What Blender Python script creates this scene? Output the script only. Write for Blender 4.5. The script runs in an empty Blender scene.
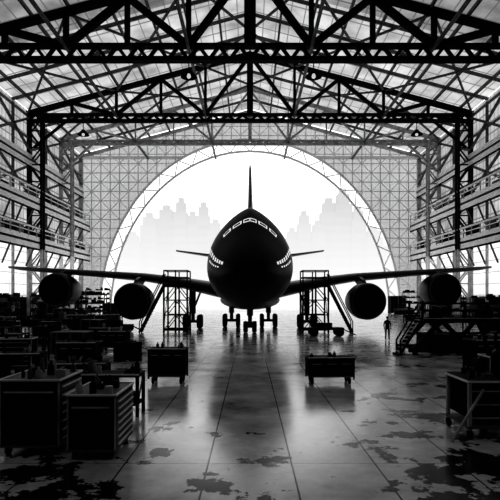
import bpy, math, random
from mathutils import Vector, Matrix
random.seed(7)
scene = bpy.context.scene
scene.view_settings.view_transform = 'Standard'
try: scene.view_settings.look = 'Medium High Contrast'
except Exception: pass
scene.view_settings.exposure = 0

# ------------------------------------------------------------------ materials
def new_mat(name):
    m = bpy.data.materials.new(name); m.use_nodes = True
    nt = m.node_tree; b = nt.nodes.get('Principled BSDF')
    return m, nt, b
def plain(name, v, rough=0.6, metal=0.0, spec=0.3, var=0.35, scale=1.5):
    m, nt, b = new_mat(name)
    tc = nt.nodes.new('ShaderNodeTexCoord'); n = nt.nodes.new('ShaderNodeTexNoise')
    n.inputs['Scale'].default_value = scale; n.inputs['Detail'].default_value = 5
    nt.links.new(tc.outputs['Object'], n.inputs['Vector'])
    r = nt.nodes.new('ShaderNodeValToRGB')
    a, c = v*(1-var), v*(1+var)
    r.color_ramp.elements[0].position = .35; r.color_ramp.elements[1].position = .65
    r.color_ramp.elements[0].color = (a, a, a, 1); r.color_ramp.elements[1].color = (c, c, c, 1)
    nt.links.new(n.outputs['Fac'], r.inputs['Fac']); nt.links.new(r.outputs['Color'], b.inputs['Base Color'])
    b.inputs['Roughness'].default_value = rough; b.inputs['Metallic'].default_value = metal
    b.inputs['Specular IOR Level'].default_value = spec
    return m
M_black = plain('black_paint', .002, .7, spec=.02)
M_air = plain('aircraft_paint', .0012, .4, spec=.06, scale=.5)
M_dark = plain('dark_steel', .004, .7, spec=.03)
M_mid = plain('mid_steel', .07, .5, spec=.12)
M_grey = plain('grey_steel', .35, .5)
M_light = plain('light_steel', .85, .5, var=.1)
M_pale = plain('pale_panel', .8, .5, var=.1)
M_rub = plain('rubber', .003, .8, spec=.05)
M_far = plain('hazed_steel', .9, .6, var=.05)  # end-wall steel, pale albedo stands in for distance haze
M_cloth = plain('work_cloth', .004, .9, spec=.02)
M_skin = plain('skin', .2, .6)
M_tower = plain('weathered_concrete', .13, .9, spec=0, var=.15, scale=.06)
M_towerd = plain('dark_glazing', .10, .9, spec=0, var=.15, scale=.06)
def glow(name, e):
    m, nt, b = new_mat(name); b.inputs['Base Color'].default_value = (.8, .8, .8, 1)
    b.inputs['Emission Color'].default_value = (1, 1, 1, 1); b.inputs['Emission Strength'].default_value = e
    b.inputs['Roughness'].default_value = .2
    return m
M_win = glow('glow_window', .6)  # glow added so the pale panes read white; no cabin lamps behind
M_bulb = glow('lamp_bulb', .5)

def translucent(name, v, sx, sy, line=.05, dark=.25, k=.6):
    m, nt, b = new_mat(name); nt.nodes.remove(b)
    out = nt.nodes['Material Output']
    tc = nt.nodes.new('ShaderNodeTexCoord')
    n = nt.nodes.new('ShaderNodeTexNoise'); n.inputs['Scale'].default_value = .25; n.inputs['Detail'].default_value = 6
    nt.links.new(tc.outputs['Object'], n.inputs['Vector'])
    r = nt.nodes.new('ShaderNodeValToRGB')
    r.color_ramp.elements[0].position = .3; r.color_ramp.elements[1].position = .7
    r.color_ramp.elements[0].color = (v*k,)*3+(1,); r.color_ramp.elements[1].color = (v,)*3+(1,)
    nt.links.new(n.outputs['Fac'], r.inputs['Fac'])
    sep = nt.nodes.new('ShaderNodeSeparateXYZ'); nt.links.new(tc.outputs['Object'], sep.inputs[0])
    def lines(sock, s):
        d = nt.nodes.new('ShaderNodeMath'); d.operation = 'DIVIDE'; d.inputs[1].default_value = s; nt.links.new(sock, d.inputs[0])
        f = nt.nodes.new('ShaderNodeMath'); f.operation = 'FRACT'; nt.links.new(d.outputs[0], f.inputs[0])
        l = nt.nodes.new('ShaderNodeMath'); l.operation = 'LESS_THAN'; l.inputs[1].default_value = line; nt.links.new(f.outputs[0], l.inputs[0])
        return l.outputs[0]
    a = lines(sep.outputs[sx[0]], sx[1]); c = lines(sep.outputs[sy[0]], sy[1])
    mx = nt.nodes.new('ShaderNodeMath'); mx.operation = 'MAXIMUM'; nt.links.new(a, mx.inputs[0]); nt.links.new(c, mx.inputs[1])
    mix = nt.nodes.new('ShaderNodeMixRGB'); nt.links.new(mx.outputs[0], mix.inputs['Fac'])
    nt.links.new(r.outputs['Color'], mix.inputs[1]); mix.inputs[2].default_value = (v*dark,)*3+(1,)
    t = nt.nodes.new('ShaderNodeBsdfTranslucent'); nt.links.new(mix.outputs[0], t.inputs['Color'])
    nt.links.new(t.outputs[0], out.inputs['Surface'])
    return m
M_roof = translucent('roof_translucent', .34, (0, 1.9), (1, 3.8), .08, .3, k=.4)
M_roofd = translucent('roof_translucent_dark', .19, (0, 1.9), (1, 3.8), .08, .3, k=.3)  # darker tone of the same panels, for the near roof
M_glaze = translucent('wall_glazing', .30, (1, 1.2), (2, 1.8), .14, .3, k=.4)
M_glazel = translucent('wall_glazing_low', .62, (1, 1.2), (2, 1.8), .10, .4)
M_gable = translucent('gable_haze_glazing', .36, (0, 1.5), (2, 1.8), .06, .7, k=.85)

# floor material
def floor_mat():
    m, nt, b = new_mat('polished_concrete')
    L = nt.links.new
    tc = nt.nodes.new('ShaderNodeTexCoord')
    sep = nt.nodes.new('ShaderNodeSeparateXYZ'); L(tc.outputs['Object'], sep.inputs[0])
    def math_(op, a, v=None, clamp=False):
        n = nt.nodes.new('ShaderNodeMath'); n.operation = op; n.use_clamp = clamp
        if isinstance(a, (int, float)): n.inputs[0].default_value = a
        else: L(a, n.inputs[0])
        if v is not None:
            if isinstance(v, (int, float)): n.inputs[1].default_value = v
            else: L(v, n.inputs[1])
        return n.outputs[0]
    def seam(s, size, off, w):
        a = math_('ADD', s, off); a = math_('DIVIDE', a, size); a = math_('FRACT', a)
        return math_('LESS_THAN', a, w/size)
    sx = seam(sep.outputs[0], 1.7, 200*1.7+.87, .035); sy = seam(sep.outputs[1], 5.1, 510, .02)
    sm = math_('MAXIMUM', sx, sy)
    def noise(scale, det, rough, vec=None):
        n = nt.nodes.new('ShaderNodeTexNoise'); n.inputs['Scale'].default_value = scale; n.inputs['Detail'].default_value = det; n.inputs['Roughness'].default_value = rough
        L(vec or tc.outputs['Object'], n.inputs['Vector']); return n.outputs['Fac']
    n1 = noise(.55, 9, .65); n2 = noise(.75, 9, .64); n3 = noise(7, 6, .7)
    r1 = nt.nodes.new('ShaderNodeValToRGB')
    r1.color_ramp.elements[0].position = .3; r1.color_ramp.elements[0].color = (.18,)*3+(1,)
    r1.color_ramp.elements[1].position = .7; r1.color_ramp.elements[1].color = (.72,)*3+(1,)
    L(n1, r1.inputs['Fac'])
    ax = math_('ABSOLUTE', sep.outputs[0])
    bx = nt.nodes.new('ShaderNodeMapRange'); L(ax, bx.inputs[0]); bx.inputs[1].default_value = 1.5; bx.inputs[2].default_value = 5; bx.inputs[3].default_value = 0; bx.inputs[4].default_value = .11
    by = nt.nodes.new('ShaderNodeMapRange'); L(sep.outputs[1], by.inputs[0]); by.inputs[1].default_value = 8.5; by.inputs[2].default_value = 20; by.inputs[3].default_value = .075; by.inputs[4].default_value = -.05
    tot = math_('ADD', math_('ADD', n2, bx.outputs[0]), by.outputs[0])  # stain noise plus a bias that paints shade into the near sides
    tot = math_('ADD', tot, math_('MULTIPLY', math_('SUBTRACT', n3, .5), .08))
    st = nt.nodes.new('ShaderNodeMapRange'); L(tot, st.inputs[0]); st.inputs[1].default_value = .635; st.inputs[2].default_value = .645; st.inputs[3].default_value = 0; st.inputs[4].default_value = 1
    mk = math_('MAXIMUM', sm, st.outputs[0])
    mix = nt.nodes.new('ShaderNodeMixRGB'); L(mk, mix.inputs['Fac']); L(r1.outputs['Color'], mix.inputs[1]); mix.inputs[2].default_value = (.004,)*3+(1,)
    L(mix.outputs[0], b.inputs['Base Color'])
    rr = nt.nodes.new('ShaderNodeMapRange'); L(n1, rr.inputs[0])
    rr.inputs[1].default_value = .3; rr.inputs[2].default_value = .7; rr.inputs[3].default_value = .08; rr.inputs[4].default_value = .22
    L(rr.outputs[0], b.inputs['Roughness'])
    sp = math_('ADD', math_('MULTIPLY', math_('SUBTRACT', 1.0, mk), .8), .08)
    L(sp, b.inputs['Specular IOR Level'])
    b.inputs['IOR'].default_value = 1.7
    bp = nt.nodes.new('ShaderNodeBump'); bp.inputs['Strength'].default_value = .12; bp.inputs['Distance'].default_value = .02
    L(n3, bp.inputs['Height']); L(bp.outputs[0], b.inputs['Normal'])
    return m
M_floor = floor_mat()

# ------------------------------------------------------------------ mesh builder
class MB:
    def __init__(s): s.v = []; s.f = []; s.m = []; s.mats = []; s.sm = []
    def mi(s, mat):
        if mat not in s.mats: s.mats.append(mat)
        return s.mats.index(mat)
    def add(s, vs, fs, mat, smooth=False):
        o = len(s.v); s.v += [tuple(v) for v in vs]; k = s.mi(mat)
        for f in fs: s.f.append([i+o for i in f]); s.m.append(k); s.sm.append(smooth)
    def box(s, x0, x1, y0, y1, z0, z1, mat):
        vs = [(x, y, z) for z in (z0, z1) for y in (y0, y1) for x in (x0, x1)]
        s.add(vs, [(0, 2, 3, 1), (4, 5, 7, 6), (0, 1, 5, 4), (2, 6, 7, 3), (0, 4, 6, 2), (1, 3, 7, 5)], mat)
    def beam(s, p, q, w, mat, h=None):
        p = Vector(p); q = Vector(q); d = (q-p)
        if d.length < 1e-5: return
        d.normalize(); h = h or w
        up = Vector((0, 0, 1)) if abs(d.z) < .95 else Vector((0, 1, 0))
        a = d.cross(up).normalized()*w/2; b = d.cross(a).normalized()*h/2
        vs = [p-a-b, p+a-b, p+a+b, p-a+b, q-a-b, q+a-b, q+a+b, q-a+b]
        s.add(vs, [(3, 2, 1, 0), (4, 5, 6, 7), (0, 1, 5, 4), (1, 2, 6, 5), (2, 3, 7, 6), (3, 0, 4, 7)], mat)
    def cyl(s, p, q, r, mat, r2=None, n=16):
        p = Vector(p); q = Vector(q); d = (q-p).normalized(); r2 = r if r2 is None else r2
        up = Vector((0, 0, 1)) if abs(d.z) < .95 else Vector((0, 1, 0))
        a = d.cross(up).normalized(); b = d.cross(a).normalized()
        vs = []
        for c, rr in ((p, r), (q, r2)):
            for i in range(n):
                t = 2*math.pi*i/n; vs.append(c+a*math.cos(t)*rr+b*math.sin(t)*rr)
        s.add(vs, [(i, (i+1) % n, n+(i+1) % n, n+i) for i in range(n)], mat, True)
        s.add(vs[:n], [tuple(range(n))[::-1]], mat); s.add(vs[n:], [tuple(range(n))], mat)
    def rings(s, rings, mat, smooth=True, caps=True):
        n = len(rings[0]); vs = [v for r in rings for v in r]; fs = []
        for k in range(len(rings)-1):
            for i in range(n):
                j = (i+1) % n; fs.append((k*n+i, k*n+j, (k+1)*n+j, (k+1)*n+i))
        s.add(vs, fs, mat, smooth)
        if caps:
            s.add(rings[0], [tuple(range(n))[::-1]], mat); s.add(rings[-1], [tuple(range(n))], mat)
    def rev(s, c, prof, mat, axis='y', n=32, caps=False):
        R = []
        for t, r in prof:
            ring = []
            for i in range(n):
                a = 2*math.pi*i/n
                if axis == 'y': ring.append((c[0]+r*math.cos(a), c[1]+t, c[2]+r*math.sin(a)))
                elif axis == 'z': ring.append((c[0]+r*math.cos(a), c[1]+r*math.sin(a), c[2]+t))
                else: ring.append((c[0]+t, c[1]+r*math.cos(a), c[2]+r*math.sin(a)))
            R.append(ring)
        s.rings(R, mat, True, caps)
    def build(s, name, loc=(0, 0, 0), rot=0, parent=None, recalc=True):
        me = bpy.data.meshes.new(name); me.from_pydata(s.v, [], s.f)
        for m in s.mats: me.materials.append(m)
        me.polygons.foreach_set('material_index', s.m); me.polygons.foreach_set('use_smooth', s.sm)
        me.update()
        if recalc:
            import bmesh
            bm = bmesh.new(); bm.from_mesh(me); bmesh.ops.recalc_face_normals(bm, faces=bm.faces); bm.to_mesh(me); bm.free()
        o = bpy.data.objects.new(name, me); scene.collection.objects.link(o)
        o.location = loc; o.rotation_euler = (0, 0, rot)
        if parent: o.parent = parent
        return o
def empty(name, loc=(0, 0, 0)):
    e = bpy.data.objects.new(name, None); e.location = loc; scene.collection.objects.link(e); return e

# ------------------------------------------------------------------ hangar shell
W, EZ, RZ, Y0, Y1 = 37.4, 34.0, 44.0, -15.0, 110.0
def roofz(x): return RZ-(RZ-EZ)*abs(x)/W
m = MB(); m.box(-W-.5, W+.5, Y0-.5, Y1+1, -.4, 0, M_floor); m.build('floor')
m = MB(); m.box(-300, 300, Y1+1, 420, -.4, -.02, plain('apron_concrete', .5, .8, var=.1)); m.build('ground')
m = MB()
for sgn in (-1, 1):
    m.add([(sgn*W, 66, EZ+.9), (sgn*W, Y1, EZ+.9), (0, Y1, RZ+.9), (0, 66, RZ+.9)], [(0, 1, 2, 3)], M_roof)
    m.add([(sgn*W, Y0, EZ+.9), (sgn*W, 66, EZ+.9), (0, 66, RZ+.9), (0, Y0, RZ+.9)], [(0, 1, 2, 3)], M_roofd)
m.build('ceiling', recalc=False)
for sgn, nm in ((-1, 'wall_left'), (1, 'wall_right')):
    m = MB(); X = sgn*(W+.15)
    m.add([(X, 40, 12), (X, Y1, 12), (X, Y1, EZ+.9), (X, 40, EZ+.9)], [(0, 1, 2, 3)], M_glaze)
    m.add([(X, 40, 3.4), (X, Y1, 3.4), (X, Y1, 12), (X, 40, 12)], [(0, 1, 2, 3)], M_glazel)
    m.box(min(X, X+sgn*.3), max(X, X+sgn*.3), Y0, Y1, 0, 3.4, M_dark)
    m.box(min(X, X+sgn*.3), max(X, X+sgn*.3), Y0, 40, 3.4, EZ+.9, M_dark)
    m.build(nm, recalc=False)
m = MB(); m.box(-W-.3, W+.3, Y0-.4, Y0, 0, EZ, M_dark)
m.add([(-W, Y0, EZ), (W, Y0, EZ), (W, Y0, EZ+.9), (0, Y0, RZ+.9), (-W, Y0, EZ+.9)], [(0, 1, 2, 3, 4)], M_dark)
m.build('wall_front')

# roof trusses
def truss(y, mat, cw=.7, ch=1.3, ww=.45):
    m = MB(); n = 10; xs = [-W+2*W*i/n for i in range(n+1)]
    m.beam((-W, y, EZ), (W, y, EZ), cw, mat, .38); m.beam((-W, y, EZ-ch+.35), (W, y, EZ-ch+.35), cw, mat, .5)
    for i in range(60):
        x0 = -W+2*W*i/60; x1 = -W+2*W*(i+1)/60
        m.beam((x0, y, EZ if i % 2 else EZ-ch+.35), (x1, y, EZ-ch+.35 if i % 2 else EZ), .38, mat)
    for sgn in (-1, 1):
        m.beam((sgn*W, y, EZ+.2), (0, y, RZ+.2), cw, mat, .7)
        m.beam((sgn*W, y, EZ-ch), (sgn*(W-6), y, EZ-.3), .4, mat)
        m.beam((sgn*W*.97, y, EZ-5.5), (sgn*(W-6.5), y, EZ-ch+.3), .4, mat)
    for i, x in enumerate(xs):
        m.beam((x, y, EZ), (x, y, roofz(x)), ww*(1.9 if i == n//2 else .8), mat)
    for i in range(n):
        a, b = xs[i], xs[i+1]
        if i < n//2: m.beam((a, y, roofz(a)), (b, y, EZ), ww, mat) if i % 2 else m.beam((a, y, EZ), (b, y, roofz(b)), ww, mat)
        else: m.beam((b, y, roofz(b)), (a, y, EZ), ww, mat) if (n-1-i) % 2 else m.beam((b, y, EZ), (a, y, roofz(a)), ww, mat)
    return m.build('roof_truss')
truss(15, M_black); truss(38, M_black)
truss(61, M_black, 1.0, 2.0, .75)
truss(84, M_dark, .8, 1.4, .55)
truss(98, M_grey, .5, 1.0, .35)  # far truss paler, haze put into its colour
# purlins, rafters and bracing
m = MB()
for i in range(-8, 9):
    x = i*4.4
    m.beam((x, 0, roofz(x)+.55), (x, Y1, roofz(x)+.55), .3, M_mid, .45)
for y in [50, 55.5, 66.5, 72.5, 78.5, 91, 104]:
    for s in (-1, 1): m.beam((s*W, y, EZ+.5), (0, y, RZ+.5), .35, M_mid, .4)
for x in (-22.4, -7.5, 7.5, 22.4): m.beam((x, 15, EZ-.2), (x, Y1, EZ-.2), .35, M_mid, .35)
for (a, b) in ((61, 84), (84, 98)):
    for k in range(5):
        x0 = -W+2*W*k/5; x1 = -W+2*W*(k+1)/5
        m.beam((x0, a, roofz(x0)), (x1, b, roofz(x1)), .28, M_mid)
        m.beam((x1, a, roofz(x1)), (x0, b, roofz(x0)), .28, M_mid)
m.build('roof_purlins')

# side wall columns and galleries
def lattice_col(x, y, mat, low=None, d=2.2):
    m = MB(); s = -1 if x > 0 else 1
    low = low or mat; ZL = EZ/12*4
    xa, xb = x, x+s*d
    for xx in (xa, xb):
        for yy in (y-.5, y+.5):
            m.beam((xx, yy, 0), (xx, yy, ZL), .35, low); m.beam((xx, yy, ZL), (xx, yy, EZ), .35, mat)
    nz = 12
    for i in range(nz):
        z0 = EZ*i/nz; z1 = EZ*(i+1)/nz; mm = low if i < 4 else mat
        for yy in (y-.5, y+.5):
            m.beam((xa if i % 2 else xb, yy, z0), (xb if i % 2 else xa, yy, z1), .2, mm)
        m.beam((xa, y-.5, z1), (xb, y-.5, z1), .2, mm)
    m.box(min(xa, xb)-.4, max(xa, xb)+.4, y-.9, y+.9, 0, .3, mat)
    return m.build('lattice_column')
for x in (-W+.35, W-.35):
    for y, mt, lo in ((61, M_black, None), (84, M_dark, M_grey), (98, M_grey, M_light)):  # rearmost columns paler, haze put into the steel colour
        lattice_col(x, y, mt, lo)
for sgn in (-1, 1):
    m = MB(); X = sgn*(W-.2)
    for z, dep in ((12.2, 2.4), (18.6, 2.4), (26, 1.0)):
        xi = sgn*(W-dep)
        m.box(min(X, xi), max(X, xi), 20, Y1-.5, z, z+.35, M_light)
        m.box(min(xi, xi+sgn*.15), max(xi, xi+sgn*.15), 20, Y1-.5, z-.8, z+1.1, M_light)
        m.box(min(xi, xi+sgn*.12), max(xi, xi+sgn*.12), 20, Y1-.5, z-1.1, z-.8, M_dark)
        if dep > 2:
            yy = 66.0
            while yy < 107:      # stores stacked on the galleries
                bl = random.uniform(.8, 2.6); bh = random.uniform(1.2, 2.9)
                if random.random() < .55: m.box(min(X, xi+sgn*.9), max(X, xi+sgn*.9), yy, yy+bl, z+.35, z+.35+bh, random.choice([M_black, M_dark, M_mid]))
                yy += bl+random.uniform(.1, .8)
            for yy in range(22, 110, 3): m.beam((xi, yy, z+.9), (xi, yy, z+2.5), .14, M_grey)
            m.beam((xi, 20, z+2.5), (xi, Y1-.5, z+2.5), .25, M_light); m.beam((xi, 20, z+1.8), (xi, Y1-.5, z+1.8), .12, M_light)
            for yy in range(21, 108, 4):
                m.beam((xi, yy, z-.8), (X, yy+2, z-3.6), .22, M_mid)
    ys = [49.5, 61, 72.5, 84, 98, 110]
    for a, b in zip(ys[:-1], ys[1:]):
        for z0, z1 in ((20.5, 25.5), (28, 33.5)):
            m.beam((X-sgn*.2, a, z0), (X-sgn*.2, b, z1), .35, M_mid); m.beam((X-sgn*.2, b, z0), (X-sgn*.2, a, z1), .35, M_mid)
        m.beam((X-sgn*.1, (a+b)/2, 12), (X-sgn*.1, (a+b)/2, EZ), .35, M_mid); m.beam((X-sgn*.1, (a+b)/2, 0), (X-sgn*.1, (a+b)/2, 12), .35, M_grey)
    for z in (15.5, 22.5, 30, 33.6): m.beam((X-sgn*.1, 20, z), (X-sgn*.1, Y1, z), .3, M_mid)
    m.build('wall_gallery')

# end wall with arched opening
AX, AZ = 33.0, 38.0
def ell_z(x, a=AX, b=AZ): return b*math.sqrt(max(0, 1-(x/a)**2)) if abs(x) < a else 0
def ell_x(z, a=AX, b=AZ): return a*math.sqrt(max(0, 1-(z/b)**2)) if z < b else 0
m = MB(); Y = Y1; N = 44
for k in range(-18, 19):
    x = k*2.05
    m.beam((x, Y, ell_z(x)), (x, Y, roofz(x)+.6), .2, M_far)
z = 2.0
while z < 43:
    xo = W if z < EZ else W*(RZ+.6-z)/(RZ+.6-EZ)
    xi = ell_x(z)
    if z > AZ: m.beam((-xo, Y, z), (xo, Y, z), .18, M_far)
    else:
        for s in (-1, 1): m.beam((s*xi, Y, z), (s*xo, Y, z), .18, M_far)
    z += 2.05
for k in range(-18, 18):
    for j in range(0, 20):
        x0, x1 = k*2.05, (k+1)*2.05; z0, z1 = 2+j*2.05, 2+(j+1)*2.05
        if min(ell_z(x0), ell_z(x1)) < z0 and max(ell_z(x0), ell_z(x1)) < z0+.1 and z1 < min(roofz(x0), roofz(x1))+.6:
            if (k+j) % 2: m.beam((x0, Y, z0), (x1, Y, z1), .13, M_far)
            else: m.beam((x0, Y, z1), (x1, Y, z0), .13, M_far)
for (a, b, w) in ((AX, AZ, .45), (AX-2.4, AZ-2.6, .4)):
    P = [(a*math.cos(math.pi*i/N), Y-.1, b*math.sin(math.pi*i/N)) for i in range(N+1)]
    for p, q in zip(P[:-1], P[1:]): m.beam(p, q, w, M_far)
for i in range(N):
    t0, t1 = math.pi*i/N, math.pi*(i+1)/N
    a, b = ((AX, AZ), (AX-2.4, AZ-2.6)) if i % 2 else ((AX-2.4, AZ-2.6), (AX, AZ))
    m.beam((a[0]*math.cos(t0), Y-.1, a[1]*math.sin(t0)), (b[0]*math.cos(t1), Y-.1, b[1]*math.sin(t1)), .2, M_far)
for s in (-1, 1):
    m.beam((s*(W-.2), Y, 0), (s*(W-.2), Y, EZ), .8, M_grey); m.beam((s*W, Y, EZ+.2), (0, Y, RZ+.2), .6, M_grey)
    m.beam((s*W, Y, EZ), (s*ell_x(EZ), Y, EZ), .6, M_far)
NS = 80
for i in range(NS):
    x0, x1 = -W+2*W*i/NS, -W+2*W*(i+1)/NS
    b0, b1 = ell_z(x0), ell_z(x1)
    m.add([(x0, Y+.3, b0), (x1, Y+.3, b1), (x1, Y+.3, roofz(x1)+.8), (x0, Y+.3, roofz(x0)+.8)], [(0, 1, 2, 3)], M_gable)  # glazing added behind the lattice, its pale grey imitates haze
m.build('wall_back', recalc=False)

# hazy city skyline far outside
def tower(x, y, w, d, h, k):
    m = MB()
    m.box(-w/2, w/2, -d/2, d/2, 0, h*.86, M_tower)
    m.box(-w*.36, w*.36, -d*.36, d*.36, h*.86, h*.95, M_tower)
    m.box(-w*.2, w*.2, -d*.2, d*.2, h*.95, h, M_tower)
    nf = int(h*.86/3.5)
    for i in range(1, nf):
        m.box(-w/2+.4, w/2-.4, -d/2-.12, -d/2, i*3.5-1.2, i*3.5+.4, M_towerd)
    if k % 3 == 0: m.cyl((0, 0, h), (0, 0, h*1.07), .25, M_tower, .08, 8)
    m.build('tower_block', (x, y, -.02))
sky = [(-56, 22, 8), (-50, 31, 7), (-44, 40, 7), (-38, 45, 8), (-31, 48, 6), (-26, 42, 6), (-21, 46, 6), (-15, 37, 6), (-9, 29, 6),
       (12, 26, 6), (18, 33, 6), (23, 40, 6), (29, 36, 6), (34, 46, 7), (40, 50, 7), (46, 42, 6), (52, 33, 7), (58, 25, 7)]
for k, (x, h, w_) in enumerate(sky):
    tower(x, 215+random.uniform(-4, 14), w_+random.uniform(-.5, .5), 8, h, k)
# low mist bank in front of the city; its emission imitates scattered light
def mist(name, pts, x0, x1, dens, L):
    mt, nt, b = new_mat(name); nt.nodes.remove(b)
    a = nt.nodes.new('ShaderNodeVolumeAbsorption'); a.inputs['Color'].default_value = (0, 0, 0, 1); a.inputs['Density'].default_value = dens
    e = nt.nodes.new('ShaderNodeEmission'); e.inputs['Color'].default_value = (1, 1, 1, 1); e.inputs['Strength'].default_value = dens*L
    s = nt.nodes.new('ShaderNodeAddShader'); nt.links.new(a.outputs[0], s.inputs[0]); nt.links.new(e.outputs[0], s.inputs[1])
    nt.links.new(s.outputs[0], nt.nodes['Material Output'].inputs['Volume'])
    mb = MB(); n = len(pts)
    vs = [(x0, y, z) for y, z in pts]+[(x1, y, z) for y, z in pts]
    mb.add(vs, [tuple(range(n))[::-1], tuple(range(n, 2*n))]+[(i, (i+1) % n, n+(i+1) % n, n+i) for i in range(n)], mt)
    return mb.build(name)
mist('mist_bank', [(125, .0), (205, .0), (205, 66), (186, 66), (172, 34), (150, 18)], -120, 120, .024, 1.0)

# ------------------------------------------------------------------ aircraft
air = empty('jet_airliner', (0, 60, 0))
def part(mb, name):
    o = mb.build(name, parent=air); o.location = (0, -60, 0); return o
ST = [(33.0, .02, 5.35, 5.45), (33.15, .65, 4.85, 5.95), (33.6, 1.25, 4.3, 6.5), (34.5, 1.95, 3.6, 7.25), (36, 2.65, 3.0, 8.35), (37.5, 3.1, 2.7, 9.55),
      (39, 3.35, 2.5, 10.3), (41.5, 3.5, 2.4, 10.8), (44, 3.52, 2.4, 10.95), (50, 3.52, 2.4, 10.9), (54, 3.5, 2.4, 10.4), (58, 3.5, 2.4, 9.9), (66, 3.4, 2.5, 9.8),
      (76, 2.5, 4.0, 9.9), (84, 1.5, 6.2, 10), (92, .4, 8.2, 9.2)]
def interp(y):
    if y <= ST[0][0]: return ST[0][1:]
    for i in range(len(ST)-1):
        if ST[i][0] <= y <= ST[i+1][0]:
            p1, p2 = ST[i], ST[i+1]; p0 = ST[max(0, i-1)]; p3 = ST[min(len(ST)-1, i+2)]
            h = p2[0]-p1[0]; t = (y-p1[0])/h; out = []
            for c in (1, 2, 3):
                d1 = (p2[c]-p0[c])/(p2[0]-p0[0]) if p2[0] != p0[0] else 0
                d2 = (p3[c]-p1[c])/(p3[0]-p1[0])
                if i == 0: d1 = (p2[c]-p1[c])/h
                out.append((2*t**3-3*t*t+1)*p1[c]+(t**3-2*t*t+t)*h*d1+(-2*t**3+3*t*t)*p2[c]+(t**3-t*t)*h*d2)
            return out
    return ST[-1][1:]
def surf(y, th, off=0):
    w, zb, zt = interp(y); hh = zt-zb
    zc = zb+hh*(.41 if y < 60 else .48)
    c, s = math.cos(th), math.sin(th)
    ex = 1.0+.55*min(1, max(0, (y-34)/4))
    if s >= 0: x = (w+off)*math.copysign(abs(c)**ex, c); z = zc+(zt-zc+off)*s
    else: x = (w+off)*c; z = zc+(zc-zb+off)*s
    return (x, y, z)
m = MB(); R = []
yy = [33+.0, 33.05, 33.15, 33.3, 33.5, 33.8, 34.2]+[34.6+.5*i for i in range(40)]+[55+i*1.5 for i in range(25)]+[92]
for y in yy: R.append([surf(y, 2*math.pi*i/64) for i in range(64)])
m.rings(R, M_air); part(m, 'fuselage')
m = MB()
def patch(y0, y1, a0, a1, off=.03, n=4, mat=M_win):
    vs = []; fs = []
    for i in range(n+1):
        for j in range(n+1):
            vs.append(surf(y0+(y1-y0)*i/n, math.radians(a0+(a1-a0)*j/n), off))
    for i in range(n):
        for j in range(n):
            k = i*(n+1)+j; fs.append((k, k+1, k+n+2, k+n+1))
    m.add(vs, fs, mat, True)
for s in (1, -1):
    for a0, a1 in ((1.5, 16), (19, 33), (36, 48)):
        patch(36.70, 37.08, 90+s*a0, 90+s*a1)
        patch(36.76, 36.96, 90+s*(a0+2), 90+s*(a1-2), .05, 4, M_black)
    for k in range(12):
        y0 = 34.5+k*.36+.02*k*k; a = 17 if s > 0 else 163
        patch(y0, y0+.25+.01*k, a-2.6, a+2.6, .02, 2)
    for k in range(6):
        y0 = 35.0+k*.42; a = 9 if s > 0 else 171
        patch(y0, y0+.24, a-1.1, a+1.1, .02, 2)
part(m, 'windows')
# wings
def foil(n=10):
    up = []; lo = []
    for i in range(n+1):
        c = (1-math.cos(math.pi*i/n))/2
        t = 5*(.2969*math.sqrt(c)-.126*c-.3516*c*c+.2843*c**3-.1036*c**4)
        up.append((c, t)); lo.append((c, -t*.8))
    return up+lo[1:-1][::-1]
FO = foil()
def wing(st, mat, vertical=False):
    m = MB(); R = []
    for (a, yle, ch, b, t) in st:
        if vertical: R.append([(f[1]*t, yle+f[0]*ch, a) for f in FO])
        else: R.append([(a, yle+f[0]*ch, b+f[1]*t) for f in FO])
    m.rings(R, mat, True); return m
for s, nm in ((-1, 'wing_left'), (1, 'wing_right')):
    part(wing([(s*x, y, c, z, t) for x, y, c, z, t in
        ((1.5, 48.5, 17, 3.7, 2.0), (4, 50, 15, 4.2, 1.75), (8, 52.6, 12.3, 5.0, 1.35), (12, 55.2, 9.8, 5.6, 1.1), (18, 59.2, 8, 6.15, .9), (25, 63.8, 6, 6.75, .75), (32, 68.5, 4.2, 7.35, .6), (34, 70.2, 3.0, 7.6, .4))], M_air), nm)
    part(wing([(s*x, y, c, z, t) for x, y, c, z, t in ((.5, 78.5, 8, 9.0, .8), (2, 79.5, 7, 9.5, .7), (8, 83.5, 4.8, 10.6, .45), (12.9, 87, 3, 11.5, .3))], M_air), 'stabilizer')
part(wing([(z, y, c, 0, t) for z, y, c, t in ((8.5, 66, 22, 2.2), (11, 70, 18, 1.9), (14, 75, 13.5, 1.3), (20, 82, 9, .85), (26, 87, 6, .5), (26.7, 88, 4.5, .3))], M_air, True), 'tail_fin')
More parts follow.
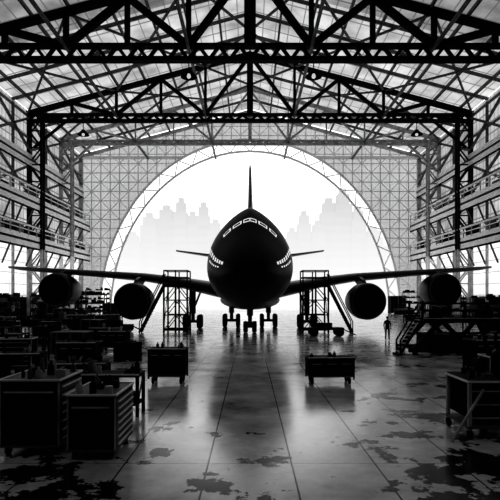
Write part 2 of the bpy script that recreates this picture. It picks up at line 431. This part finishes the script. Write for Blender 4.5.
# engines
def engine(x, y, z, r, zw):
    m = MB()
    m.rev((x, y, z), [(.9, .0*r+.01), (.9, r*.83), (.5, r*.84), (.12, r*.88), (0, r*.94), (.12, r), (.7, r*1.06), (2.2, r*1.07), (3.6, r*.98), (4.8, r*.86), (4.8, r*.6), (5.2, r*.55), (6.2, r*.42), (7.2, r*.08)], M_air, n=40)
    m.rev((x, y, z), [(.25, .02), (.32, r*.10), (.55, r*.2), (.88, r*.27)], M_dark, n=24)
    for i in range(22):
        a = 2*math.pi*i/22
        p0 = (x+r*.25*math.cos(a), y+.7, z+r*.25*math.sin(a)); p1 = (x+r*.8*math.cos(a+.14), y+.7, z+r*.8*math.sin(a+.14))
        m.beam(p0, p1, .10, M_dark, .25)
    m.rev((x, y, z), [(.13, r*.90), (-.02, r*.95), (.13, r*1.0)], M_mid, n=40)
    R = []
    for (zz, y0, y1, t) in ((z+r*.9, y+.9, y+5, .35), ((z+r+zw)/2+.1, y+1.9, y+7, .33), (zw+.05, y+3.5, y+9, .3)):
        R.append([(x-t/2, y0+.5, zz), (x, y0, zz), (x+t/2, y0+.5, zz), (x+t/2, y1-.6, zz), (x, y1, zz), (x-t/2, y1-.6, zz)])
    m.rings(R, M_air, False)
    part(m, 'engine')
for s in (-1, 1):
    engine(s*12.1, 50.8, 2.95, 1.8, 5.55); engine(s*23.3, 59.5, 4.25, 1.95, 6.6)
    for fx in (8, 16.5, 20.5, 28):
        m = MB(); zf = 4.5+fx*.095; yf = 48.5+fx*.66+5
        m.rev((s*fx, yf, zf), [(0, .05), (.6, .22), (2, .3), (4, .22), (5.2, .04)], M_air, n=12); part(m, 'flap_fairing')
# landing gear
def bogie(x, y, ztop, wr=.68, pair=.62, axles=(-.8, .8)):
    m = MB()
    m.cyl((x, y, wr), (x, y, ztop), .2, M_dark); m.cyl((x, y, 1.6), (x, y, ztop), .3, M_air)
    m.beam((x, y+min(axles), wr), (x, y+max(axles), wr), .22, M_dark)
    m.beam((x, y, 1.9), (x+(-.9 if x > 0 else .9), y+1.5, ztop), .16, M_dark)
    for a in axles:
        m.cyl((x-pair, y+a, wr), (x+pair, y+a, wr), .12, M_dark)
        for s in (-1, 1):
            cx = x+s*pair
            m.rev((cx-.23, y+a, wr), [(0, wr*.45), (0, wr*.85), (.07, wr*.97), (.14, wr), (.32, wr), (.39, wr*.97), (.46, wr*.85), (.46, wr*.45)], M_rub, 'x', 28)
            m.cyl((cx-.17, y+a, wr), (cx+.17, y+a, wr), wr*.5, M_mid, n=20)
    part(m, 'landing_gear')
bogie(-2.1, 57, 3.2, .75, .75); bogie(2.1, 57, 3.2, .75, .75); bogie(-6.2, 54.5, 4.6, .75, .75); bogie(6.2, 54.5, 4.6, .75, .75)
bogie(0, 48, 3.2, .55, .42, (0,))
m = MB(); m.rev((0, 46.5, 3.1), [(0, .3), (3, 1.4), (8, 2.6), (16, 2.6), (20, .5)], M_air, n=24)
m.v = [(x*1.25, y, 3.1+(z-3.1)*.42) for x, y, z in m.v]; part(m, 'belly_fairing')

# ------------------------------------------------------------------ ground equipment
def caster(m, x, y, r=.1):
    m.cyl((x-.04, y, r), (x+.04, y, r), r, M_rub, n=14); m.beam((x, y, r), (x, y, r*2+.04), .05, M_dark)
def bottles(m, x0, x1, y0, y1, z, n, hmax=.35):
    for i in range(n):
        x = random.uniform(x0, x1); y = random.uniform(y0, y1); h = random.uniform(.14, hmax); r = random.uniform(.035, .08)
        k = random.random(); mt = random.choice([M_black, M_dark, M_mid, M_grey])
        if k < .55:
            m.rev((x, y, z), [(0, r), (h*.6, r), (h*.75, r*.4), (h, r*.35)], mt, 'z', 12, True)
        elif k < .8:
            m.box(x-r*1.6, x+r*1.6, y-r, y+r, z, z+h*.5, mt); m.beam((x-r, y, z+h*.5), (x+r, y, z+h*.7), .03, mt)
        else:
            m.cyl((x, y, z), (x, y, z+h*.7), r*1.2, mt, n=14)
def tool_chest(loc, w, d, h, side='x', rot=0, nd=7, top=8, trim_hilite=M_light):
    m = MB(); b = .2
    m.box(-w/2, w/2, -d/2, d/2, b, h-.05, M_black)
    m.box(-w/2-.03, w/2+.03, -d/2-.03, d/2+.03, h-.05, h, M_mid)
    for sx in (-1, 1):
        for sy in (-1, 1):
            m.beam((sx*w/2, sy*d/2, b), (sx*w/2, sy*d/2, h), .035, M_grey); caster(m, sx*(w/2-.12), sy*(d/2-.12))
    for sy in (-1, 1):
        m.beam((-w/2, sy*d/2, b), (w/2, sy*d/2, b), .05, M_mid); m.beam((-w/2-.03, sy*(d/2+.03), h), (w/2+.03, sy*(d/2+.03), h), .035, trim_hilite)  # pale strips along the rims, painted edge highlights
    for sx in (-1, 1):
        m.beam((sx*w/2, -d/2, b), (sx*w/2, d/2, b), .05, M_mid); m.beam((sx*(w/2+.03), -d/2-.03, h), (sx*(w/2+.03), d/2+.03, h), .035, trim_hilite)
    hh = (h-.12-b)/nd
    for i in range(nd):
        z0 = b+.03+i*hh; z1 = z0+hh-.03
        if side == 'x':
            m.box(w/2, w/2+.03, -d/2+.05, d/2-.05, z0, z1, M_mid); m.beam((w/2+.05, -d/2+.12, z1-.04), (w/2+.05, d/2-.12, z1-.04), .03, trim_hilite)
        else:
            m.box(-w/2+.05, w/2-.05, -d/2-.03, -d/2, z0, z1, M_dark); m.beam((-w/2+.12, -d/2-.05, z1-.04), (w/2-.12, -d/2-.05, z1-.04), .025, M_grey)
    if side == 'x':
        m.box(-w/2+.06, w/2-.06, -d/2-.015, -d/2, b+.06, h-.12, M_dark)
        m.beam((-w/2+.1, -d/2-.06, h-.25), (w/2-.1, -d/2-.06, h-.25), .03, M_grey)
    bottles(m, -w/2+.12, w/2-.12, -d/2+.12, d/2-.12, h, top)
    return m.build('tool_chest', loc, rot)
def service_cart(loc, w, d, h, rot=0, top=6, name='service_cart'):
    m = MB(); b = .28
    m.box(-w/2, w/2, -d/2, d/2, b, h-.1, M_black)
    m.box(-w/2-.04, w/2+.04, -d/2-.04, d/2+.04, h-.1, h, M_dark)
    for sx in (-1, 1):
        for sy in (-1, 1):
            m.beam((sx*w/2, sy*d/2, .2), (sx*w/2, sy*d/2, h), .06, M_dark); caster(m, sx*(w/2-.15), sy*(d/2-.12), .13)
        m.beam((sx*(w/2+.12), -d/2+.1, h+.02), (sx*(w/2+.12), d/2-.1, h+.02), .04, M_mid)
        for sy in (-1, 1): m.beam((sx*w/2, sy*(d/2-.1), h-.12), (sx*(w/2+.12), sy*(d/2-.1), h+.02), .035, M_mid)
    m.box(-w/2, w/2, -d/2-.02, -d/2, b, b+.06, M_mid)
    for k in range(3):
        xx = -w/2+w*(k+.0)/3
        m.box(xx+.05, xx+w/3-.05, -d/2-.02, -d/2, b+.1, h-.16, M_dark); m.beam((xx+.1, -d/2-.04, h-.25), (xx+w/3-.1, -d/2-.04, h-.25), .025, M_grey)
    m.beam((-w/2-.04, -d/2-.04, h), (w/2+.04, -d/2-.04, h), .03, M_light)  # pale front edge, a highlight put into the colour
    bottles(m, -w/2+.12, w/2-.12, -d/2+.12, d/2-.12, h, top, .3)
    return m.build(name, loc, rot)
def work_table(loc, w, d, h, rot=0, top=7):
    m = MB()
    m.box(-w/2, w/2, -d/2, d/2, h-.08, h, M_dark); m.box(-w/2+.05, w/2-.05, -d/2+.05, d/2-.05, .3, .36, M_dark)
    for sx in (-1, 1):
        for sy in (-1, 1): m.beam((sx*(w/2-.05), sy*(d/2-.05), 0), (sx*(w/2-.05), sy*(d/2-.05), h-.08), .09, M_dark)
        m.beam((sx*(w/2-.05), -d/2+.05, .3), (sx*(w/2-.05), d/2-.05, h-.1), .04, M_mid)
    m.box(-w/2+.1, w/2*.2, -d/2+.05, d/2-.1, h-.45, h-.08, M_black)
    m.beam((-w/2, -d/2, h), (w/2, -d/2, h), .035, M_light)  # light strip imitating a highlight on the table edge
    m.box(-w/2+.3, -w/2+.9, -d/4, d/4, .36, .75, M_black); m.box(.1, w/2-.2, -d/4, d/4, .36, .62, M_black)
    bottles(m, -w/2+.12, w/2-.12, -d/2+.12, d/2-.12, h, top, .45)
    return m.build('work_table', loc, rot)
def crate(loc, w, d, h, rot=0):
    m = MB(); m.box(-w/2+.04, w/2-.04, -d/2+.04, d/2-.04, .1, h-.04, M_black)
    n = 5
    for i in range(n):
        z0 = .1+(h-.1)*i/n; z1 = z0+(h-.1)/n-.04
        for sy in (-1, 1): m.box(-w/2, w/2, sy*d/2-.03, sy*d/2+.03, z0, z1, M_dark)
        for sx in (-1, 1): m.box(sx*w/2-.03, sx*w/2+.03, -d/2, d/2, z0, z1, M_dark)
    for sx in (-1, 0, 1): m.box(sx*(w/2-.1)-.07, sx*(w/2-.1)+.07, -d/2-.06, -d/2-.03, 0, h, M_mid)
    for sx in (-1, 1): m.box(sx*(w/2-.15)-.08, sx*(w/2-.15)+.08, -d/2, d/2, 0, .1, M_dark)
    m.box(-w/2-.03, w/2+.03, -d/2-.06, d/2+.06, h-.04, h, M_mid)
    return m.build('wooden_crate', loc, rot)
def drum(loc, r=.3, h=.9):
    m = MB()
    m.rev((0, 0, 0), [(0, r*.9), (0, r), (.03, r*1.03), (.06, r), (h*.33, r), (h*.35, r*1.04), (h*.37, r), (h*.66, r), (h*.68, r*1.04), (h*.7, r), (h-.04, r), (h-.01, r*1.03), (h, r), (h-.02, r*.93)], M_dark, 'z', 24, True)
    m.cyl((r*.5, 0, h-.02), (r*.5, 0, h+.03), .04, M_mid, n=10)
    return m.build('steel_drum', loc)
def rack(loc, w, d, h, rot=0):
    m = MB()
    for sx in (-1, 1):
        for sy in (-1, 1): m.beam((sx*w/2, sy*d/2, 0), (sx*w/2, sy*d/2, h), .09, M_dark)
        m.beam((sx*w/2, -d/2, .1), (sx*w/2, d/2, h), .05, M_dark)
    n = max(2, int(h/.8))
    for i in range(n):
        z = .15+(h-.3)*i/(n-1); m.box(-w/2, w/2, -d/2, d/2, z-.03, z+.03, M_mid)
        x = -w/2+.1
        while i < n and x < w/2-.35:
            bw = random.uniform(.25, .6); bh = random.uniform(.2, .6)
            if x+bw < w/2 and random.random() < .85: m.box(x, x+bw, -d/2+.08, d/2-.08, z+.03, z+.03+bh, random.choice([M_black, M_dark, M_mid, M_black]))
            x += bw+.06
    return m.build('storage_rack', loc, rot)

# foreground left
tool_chest((-4.72, 11.4, 0), 1.25, 1.4, 1.62, 'x', 0, 7, 13)
tool_chest((-3.3, 11.15, 0), .98, 1.5, 1.36, 'x', 0, 7, 11)
work_table((-4.1, 14.6, 0), 1.9, .9, 1.2, 0, 8)
service_cart((-5.6, 16.6, 0), 1.7, .9, 1.25, .1, 8)
service_cart((-3.25, 19.9, 0), 1.4, .8, 1.38, -.03, 7, 'equipment_cart')
service_cart((3.15, 19.8, 0), 1.75, .8, 1.05, .04, 4, 'equipment_cart')
# foreground right bench
def bench(loc, w, d, h, rot=0):
    m = MB()
    m.box(-w/2, w/2, -d/2, d/2, h-.08, h, M_dark)
    m.box(-w/2+.1, w/2-.05, -d/2+.12, d/2-.05, .45, h-.08, M_black)
    m.box(-w/2+.12, w/2-.1, -d/2+.09, -d/2+.12, .5, h-.14, M_dark)
    for k in range(3): m.beam((-w/2+.12, -d/2+.07, .5+k*.32), (w/2-.1, -d/2+.07, .5+k*.32), .03, M_grey)
    for sx in (-1, 1):
        for sy in (-1, 1):
            m.beam((sx*(w/2-.05), sy*(d/2-.05), .22), (sx*(w/2-.05), sy*(d/2-.05), h-.08), .08, M_grey); caster(m, sx*(w/2-.06), sy*(d/2-.06), .11)
    m.beam((-w/2, -d/2, h-.04), (w/2, -d/2, h-.04), .05, M_light); m.beam((-w/2, -d/2, h-.04), (-w/2, d/2, h-.04), .05, M_light)  # bench edges picked out pale as painted highlights
    m.box(-w/2, w/2, -d/2, d/2, .25, .31, M_mid)
    m.beam((-w/2-.5, -d/2-.25, .03), (-w/2+.35, -d/2-.03, h*.85), .05, M_grey)
    for (x, y, r, hh) in ((.05, .2, .22, .62), (.6, .1, .2, .5), (-.35, .35, .12, .42)):
        m.rev((x, y, h), [(0, r), (hh*.8, r), (hh*.92, r*.7), (hh, r*.3)], M_black, 'z', 20, True)
    bottles(m, -w/2+.2, 0, -d/2+.2, d/2-.2, h, 5, .3)
    return m.build('workbench', loc, rot)
bench((6.35, 12.6, 0), 2.3, 1.4, 1.42, 0)
rack((9.2, 17.5, 0), 1.6, .8, 2.2); tool_chest((8.1, 16.2, 0), 1.0, .8, 1.5, 'y', 0, 6, 6)
service_cart((10.6, 22.5, 0), 1.6, .9, 1.5, .2, 6); drum((9.1, 19.6, 0), .32, 1.0); drum((9.9, 19.9, 0), .32, 1.0)

L = [(-9.2, 19.5, 't'), (-10.5, 22.5, 'c'), (-7.6, 22.3, 's'), (-11.8, 26, 'r'), (-9.2, 26.2, 'x'), (-6.9, 26.5, 'd'), (-14.3, 29.5, 't'), (-11.2, 30.5, 'x'), (-8.4, 31, 's'),
     (-16.6, 34, 'c'), (-13.5, 34.5, 'r'), (-10.2, 35.5, 't'), (-19.5, 39.5, 'r'), (-16, 39.5, 's'), (-12.7, 40.5, 'x'), (-21.8, 44.5, 'c'), (-18.6, 45.5, 'x'), (-15.4, 44.6, 'd'),
     (-24.5, 50, 'r'), (-21, 51, 't'), (-28.0, 55, 'r'), (-20.5, 58, 's'), (-31, 64, 'r'), (-27, 67, 'x'), (-30, 73, 'r'), (-33, 80, 'r'), (-28, 82, 't'), (-31.5, 90, 'r'), (-26, 94, 'x'), (-31, 102, 'r'),
     (12.6, 24.5, 'x'), (16.2, 27.5, 'r'), (18.8, 34.5, 's'), (18, 39, 'r'), (21.6, 44, 'x'), (24.5, 49.5, 'r'), (28.5, 57, 'r'), (22, 66, 't'), (31, 66, 'r'), (28, 74, 'x'), (32, 80, 'r'), (27, 88, 's'), (31, 94, 'r'), (30, 102, 'x'),
     (-17.5, 62, 't'), (-17.2, 50.5, 's'), (-18.2, 54.5, 'x'), (-15.8, 57.5, 'c'), (-23.6, 63.5, 'x'), (-22, 70, 'r')]
for (x, y, k) in L:
    far = 1.0+max(0, y-35)/60
    r = random.uniform(-.15, .15)
    if k == 't': work_table((x, y, 0), 2.2*far, 1.0, random.uniform(1.1, 1.4), r, 9)
    elif k == 'c': tool_chest((x, y, 0), 1.5, .9, random.uniform(1.4, 1.8), 'y', r, 6, 6)
    elif k == 's': service_cart((x, y, 0), 1.6*far, 1.0, random.uniform(1.2, 1.7), r, 6)
    elif k == 'x': crate((x, y, 0), 1.6*far, 1.2, random.uniform(1.1, 1.9)*far, r)
    elif k == 'r': rack((x, y, 0), 2.3*far, .9, random.uniform(2.0, 2.7)*far, r)
    elif k == 'd':
        drum((x, y, 0), .33, 1.0); drum((x+.8, y+.15, 0), .33, 1.0); drum((x+.35, y+.85, 0), .33, 1.0)

# maintenance stands beside the aircraft
def stand(loc, w, d, pz, rail, s=1, name='maintenance_stand', mat=M_dark):
    m = MB()
    for x in (-w/2, 0, w/2):
        for y in (-d/2, d/2):
            m.beam((x, y, .25), (x, y, pz), .16, mat); m.beam((x, y, pz), (x, y, pz+rail), .11, mat)
            m.cyl((x-.08, y, .15), (x+.08, y, .15), .15, M_rub, n=14)
    m.box(-w/2-.1, w/2+.1, -d/2-.1, d/2+.1, pz-.25, pz+.02, mat)
    for z in (pz+rail, pz+rail*.5):
        for y in (-d/2, d/2): m.beam((-w/2, y, z), (w/2, y, z), .1, mat)
        for x in (-w/2, w/2): m.beam((x, -d/2, z), (x, d/2, z), .1, mat)
    n = 3
    for y in (-d/2, d/2):
        for i in range(n):
            z0 = .3+(pz-.4)*i/n; z1 = .3+(pz-.4)*(i+1)/n
            m.beam((-w/2, y, z1), (w/2, y, z1), .1, mat); m.beam((-w/2, y, z0), (0, y, z1), .08, mat); m.beam((w/2, y, z0), (0, y, z1), .08, mat)
        m.beam((-w/2, y, .3), (w/2, y, .3), .15, mat)
    for x in (-w/2, w/2): m.beam((x, -d/2, .3), (x, d/2, .3), .12, mat); m.beam((x, -d/2, .3), (x, d/2, pz), .06, mat)
    x0 = s*(w/2); x1 = s*(w/2+pz*.5); ya, yb = -d/2, -d/2+.9
    for y in (ya, yb):
        m.beam((x0, y, pz), (x1, y, .08), .18, mat); m.beam((x0, y, pz+1.0), (x1, y, 1.05), .09, mat); m.beam((x1, y, .0), (x1, y, 1.05), .09, mat)
    k = int(pz/.28)
    for i in range(1, k):
        t = i/k; xx = x0+(x1-x0)*t; zz = pz*(1-t); m.box(xx-.13, xx+.13, ya, yb, zz-.03, zz+.03, mat)
    return m.build(name, loc)
stand((-7.0, 48.2, 0), 2.2, 2.4, 4.6, 1.3, -1)
stand((6.2, 48.4, 0), 2.4, 2.4, 4.6, 1.3, 1)
# big rolling stand, right
def dock():
    m = MB(); mat = M_black
    m.box(-2.0, 2.6, -1.2, 1.2, 2.2, 2.5, mat)
    for x in (-1.9, .3, 2.5):
        for y in (-1.1, 1.1): m.beam((x, y, 2.5), (x, y, 3.5), .11, mat)
    for z in (3.0, 3.5):
        for y in (-1.1, 1.1): m.beam((-1.9, y, z), (2.5, y, z), .1, mat)
        m.beam((2.5, -1.1, z), (2.5, 1.1, z), .08, mat)
    for y in (-1.1, 1.1):
        m.beam((-2.6, y, .35), (2.7, y, .35), .3, mat)
        m.beam((-2.4, y, .35), (-.9, y, 2.35), .24, mat); m.beam((.6, y, .35), (-.9, y, 2.35), .24, mat)
        m.beam((.6, y, .35), (1.9, y, 2.35), .22, mat); m.beam((2.6, y, .35), (1.9, y, 2.35), .22, mat)
        m.beam((-1.7, y, 1.3), (2.3, y, 1.3), .14, mat)
        for x in (-2.3, 0, 2.4): m.cyl((x-.1, y, .2), (x+.1, y, .2), .2, M_rub, n=16)
    m.box(-1.6, .4, -.8, .8, .35, 1.35, mat); m.box(.9, 2.2, -.9, .9, .35, 1.2, mat)
    m.cyl((-1.0, -.5, 2.5), (-1.0, -.5, 3.0), .35, mat, n=24); m.box(1.5, 2.1, -.4, .4, 2.5, 3.1, mat)
    for y in (-1.25, -.55):
        m.beam((-3.1, y, .1), (-1.95, y, 2.5), .12, M_dark); m.beam((-3.1, y, 1.0), (-1.95, y, 3.45), .08, M_dark); m.beam((-3.1, y, .1), (-3.1, y, 1.0), .08, M_dark)
    for i in range(9):
        t = (i+.5)/9; m.box(-3.1+1.15*t-.12, -3.1+1.15*t+.12, -1.25, -.55, .1+2.4*t, .15+2.4*t, M_grey)
    m.beam((-1.9, -1.22, 2.5), (2.6, -1.22, 2.5), .05, M_grey)
    m.box(-3.3, -3.0, -1.3, -.5, 0, .12, mat)
    o = m.build('engine_work_stand', (12.2, 30.4, 0)); o.scale = (1.12, 1.1, .86)
dock()
def dolly(loc):
    m = MB(); m.box(-1.5, 1.5, -.6, .6, .55, .75, M_dark)
    for sx in (-1, 1):
        for y in (-.6, .6): m.cyl((sx*1.1, y-.12, .38), (sx*1.1, y+.12, .38), .38, M_rub, n=20)
    m.beam((1.5, 0, .6), (2.6, -.2, .1), .1, M_dark); m.box(-.9, .5, -.4, .4, .75, 1.15, M_black)
    m.beam((-1.4, 0, .75), (-1.4, 0, 1.5), .08, M_dark); m.beam((-1.4, -.4, 1.5), (-1.4, .4, 1.5), .07, M_dark)
    m.build('equipment_dolly', loc)
dolly((-12.9, 48.5, 0)); dolly((6.6, 43.5, 0))

# pendant lamps
def lamp(x, y, ztop, z):
    m = MB()
    m.cyl((x, y, z+.7), (x, y, ztop), .07, M_black, n=8)
    m.rev((x, y, z), [(.95, .1), (.9, .26), (.65, .42), (.3, .8), (0, 1.0), (.02, .95), (.3, .7), (.6, .35)], M_black, 'z', 24)
    m.rev((x, y, z), [(-.16, .02), (-.1, .16), (.0, .24), (.2, .22), (.45, .12)], M_bulb, 'z', 16)
    m.build('pendant_lamp')
for (x, y, z) in ((-7.4, 60.5, 30.0), (7.7, 60.5, 30.0), (-28, 84, 30.6), (28, 84, 30.6)): lamp(x, y, 33.0, z)

# person
def person(loc, rot):
    me = bpy.data.meshes.new('body')
    V = [(0, 0, .95), (0, 0, 1.15), (0, .01, 1.38), (0, .0, 1.5), (0, -.01, 1.57),
         (.10, 0, .9), (.12, -.02, .5), (.13, .02, .09), (.14, -.13, .05),
         (-.10, 0, .9), (-.13, .02, .5), (-.15, .08, .09), (-.16, -.07, .05),
         (.19, .01, 1.4), (.25, .03, 1.12), (.24, -.05, .86), (.24, -.07, .79),
         (-.19, .01, 1.4), (-.26, .03, 1.12), (-.25, -.05, .86), (-.25, -.07, .79)]
    E = [(0, 1), (1, 2), (2, 3), (3, 4), (0, 5), (5, 6), (6, 7), (7, 8), (0, 9), (9, 10), (10, 11), (11, 12), (2, 13), (13, 14), (14, 15), (15, 16), (2, 17), (17, 18), (18, 19), (19, 20)]
    Rr = [.16, .15, .18, .07, .06, .115, .085, .065, .05, .115, .085, .065, .05, .085, .062, .045, .038, .085, .062, .045, .038]
    me.from_pydata(V, E, []); me.materials.append(M_cloth)
    root = empty('person', loc); root.rotation_euler = (0, 0, rot); root.scale = (1.05,)*3
    o = bpy.data.objects.new('body', me); scene.collection.objects.link(o); o.parent = root
    sk = o.modifiers.new('skin', 'SKIN')
    for i, r in enumerate(Rr): me.skin_vertices[0].data[i].radius = (r, r*.8)
    me.skin_vertices[0].data[0].use_root = True
    o.modifiers.new('sub', 'SUBSURF').levels = 1
    o.modifiers['sub'].render_levels = 2
    m = MB()
    def sph(c, r, mat, n=14):
        R = []
        for i in range(1, n):
            t = math.pi*i/n; R.append([(c[0]+r[0]*math.sin(t)*math.cos(a*6.2832/16), c[1]+r[1]*math.sin(t)*math.sin(a*6.2832/16), c[2]+r[2]*math.cos(t)) for a in range(16)])
        m.rings(R, mat)
    sph((0, -.01, 1.66), (.078, .098, .12), M_skin); sph((0, .01, 1.70), (.088, .108, .10), M_black)
    m.rev((0, -.02, 1.70), [(0, .13), (.015, .125)], M_black, 'z', 20, True)
    m.cyl((0, -.105, 1.655), (0, -.125, 1.64), .016, M_skin, n=8)
    for s in (-1, 1):
        sph((s*.08, 0, 1.65), (.012, .025, .032), M_skin, 8); sph((s*.03, -.098, 1.675), (.012, .008, .008), M_black, 6)
    m.box(-.025, .025, -.104, -.095, 1.595, 1.602, M_dark)
    m.build('head', parent=root)
    for s, y in ((1, 0), (-1, 0)):
        m = MB(); x = s*.245
        sph((x, -.08, .75), (.022, .042, .05), M_skin, 10)
        for k, ln in enumerate((.065, .075, .07, .055)):
            yy = -.115+k*.022; m.cyl((x, yy, .72), (x-s*.005, yy-.004, .72-ln*.6), .009, M_skin, n=8); m.cyl((x-s*.005, yy-.004, .72-ln*.6), (x-s*.02, yy-.006, .72-ln), .008, M_skin, n=8)
        m.cyl((x, -.115, .755), (x-s*.015, -.145, .715), .010, M_skin, n=8)
        m.build('hand', parent=root)
person((10.85, 39.5, 0), 2.6)

# ------------------------------------------------------------------ world, light, camera
w = bpy.data.worlds.new('World'); scene.world = w; w.use_nodes = True
bg = w.node_tree.nodes['Background']; bg.inputs[0].default_value = (1, 1, 1, 1); bg.inputs[1].default_value = 2.2
cam = bpy.data.cameras.new('Camera'); co = bpy.data.objects.new('Camera', cam); scene.collection.objects.link(co)
co.location = (0, 0, 3.4); co.rotation_euler = (math.pi/2, 0, 0)
cam.sensor_width = 36; cam.lens = 36; cam.shift_y = .094; cam.clip_end = 2000
scene.camera = co
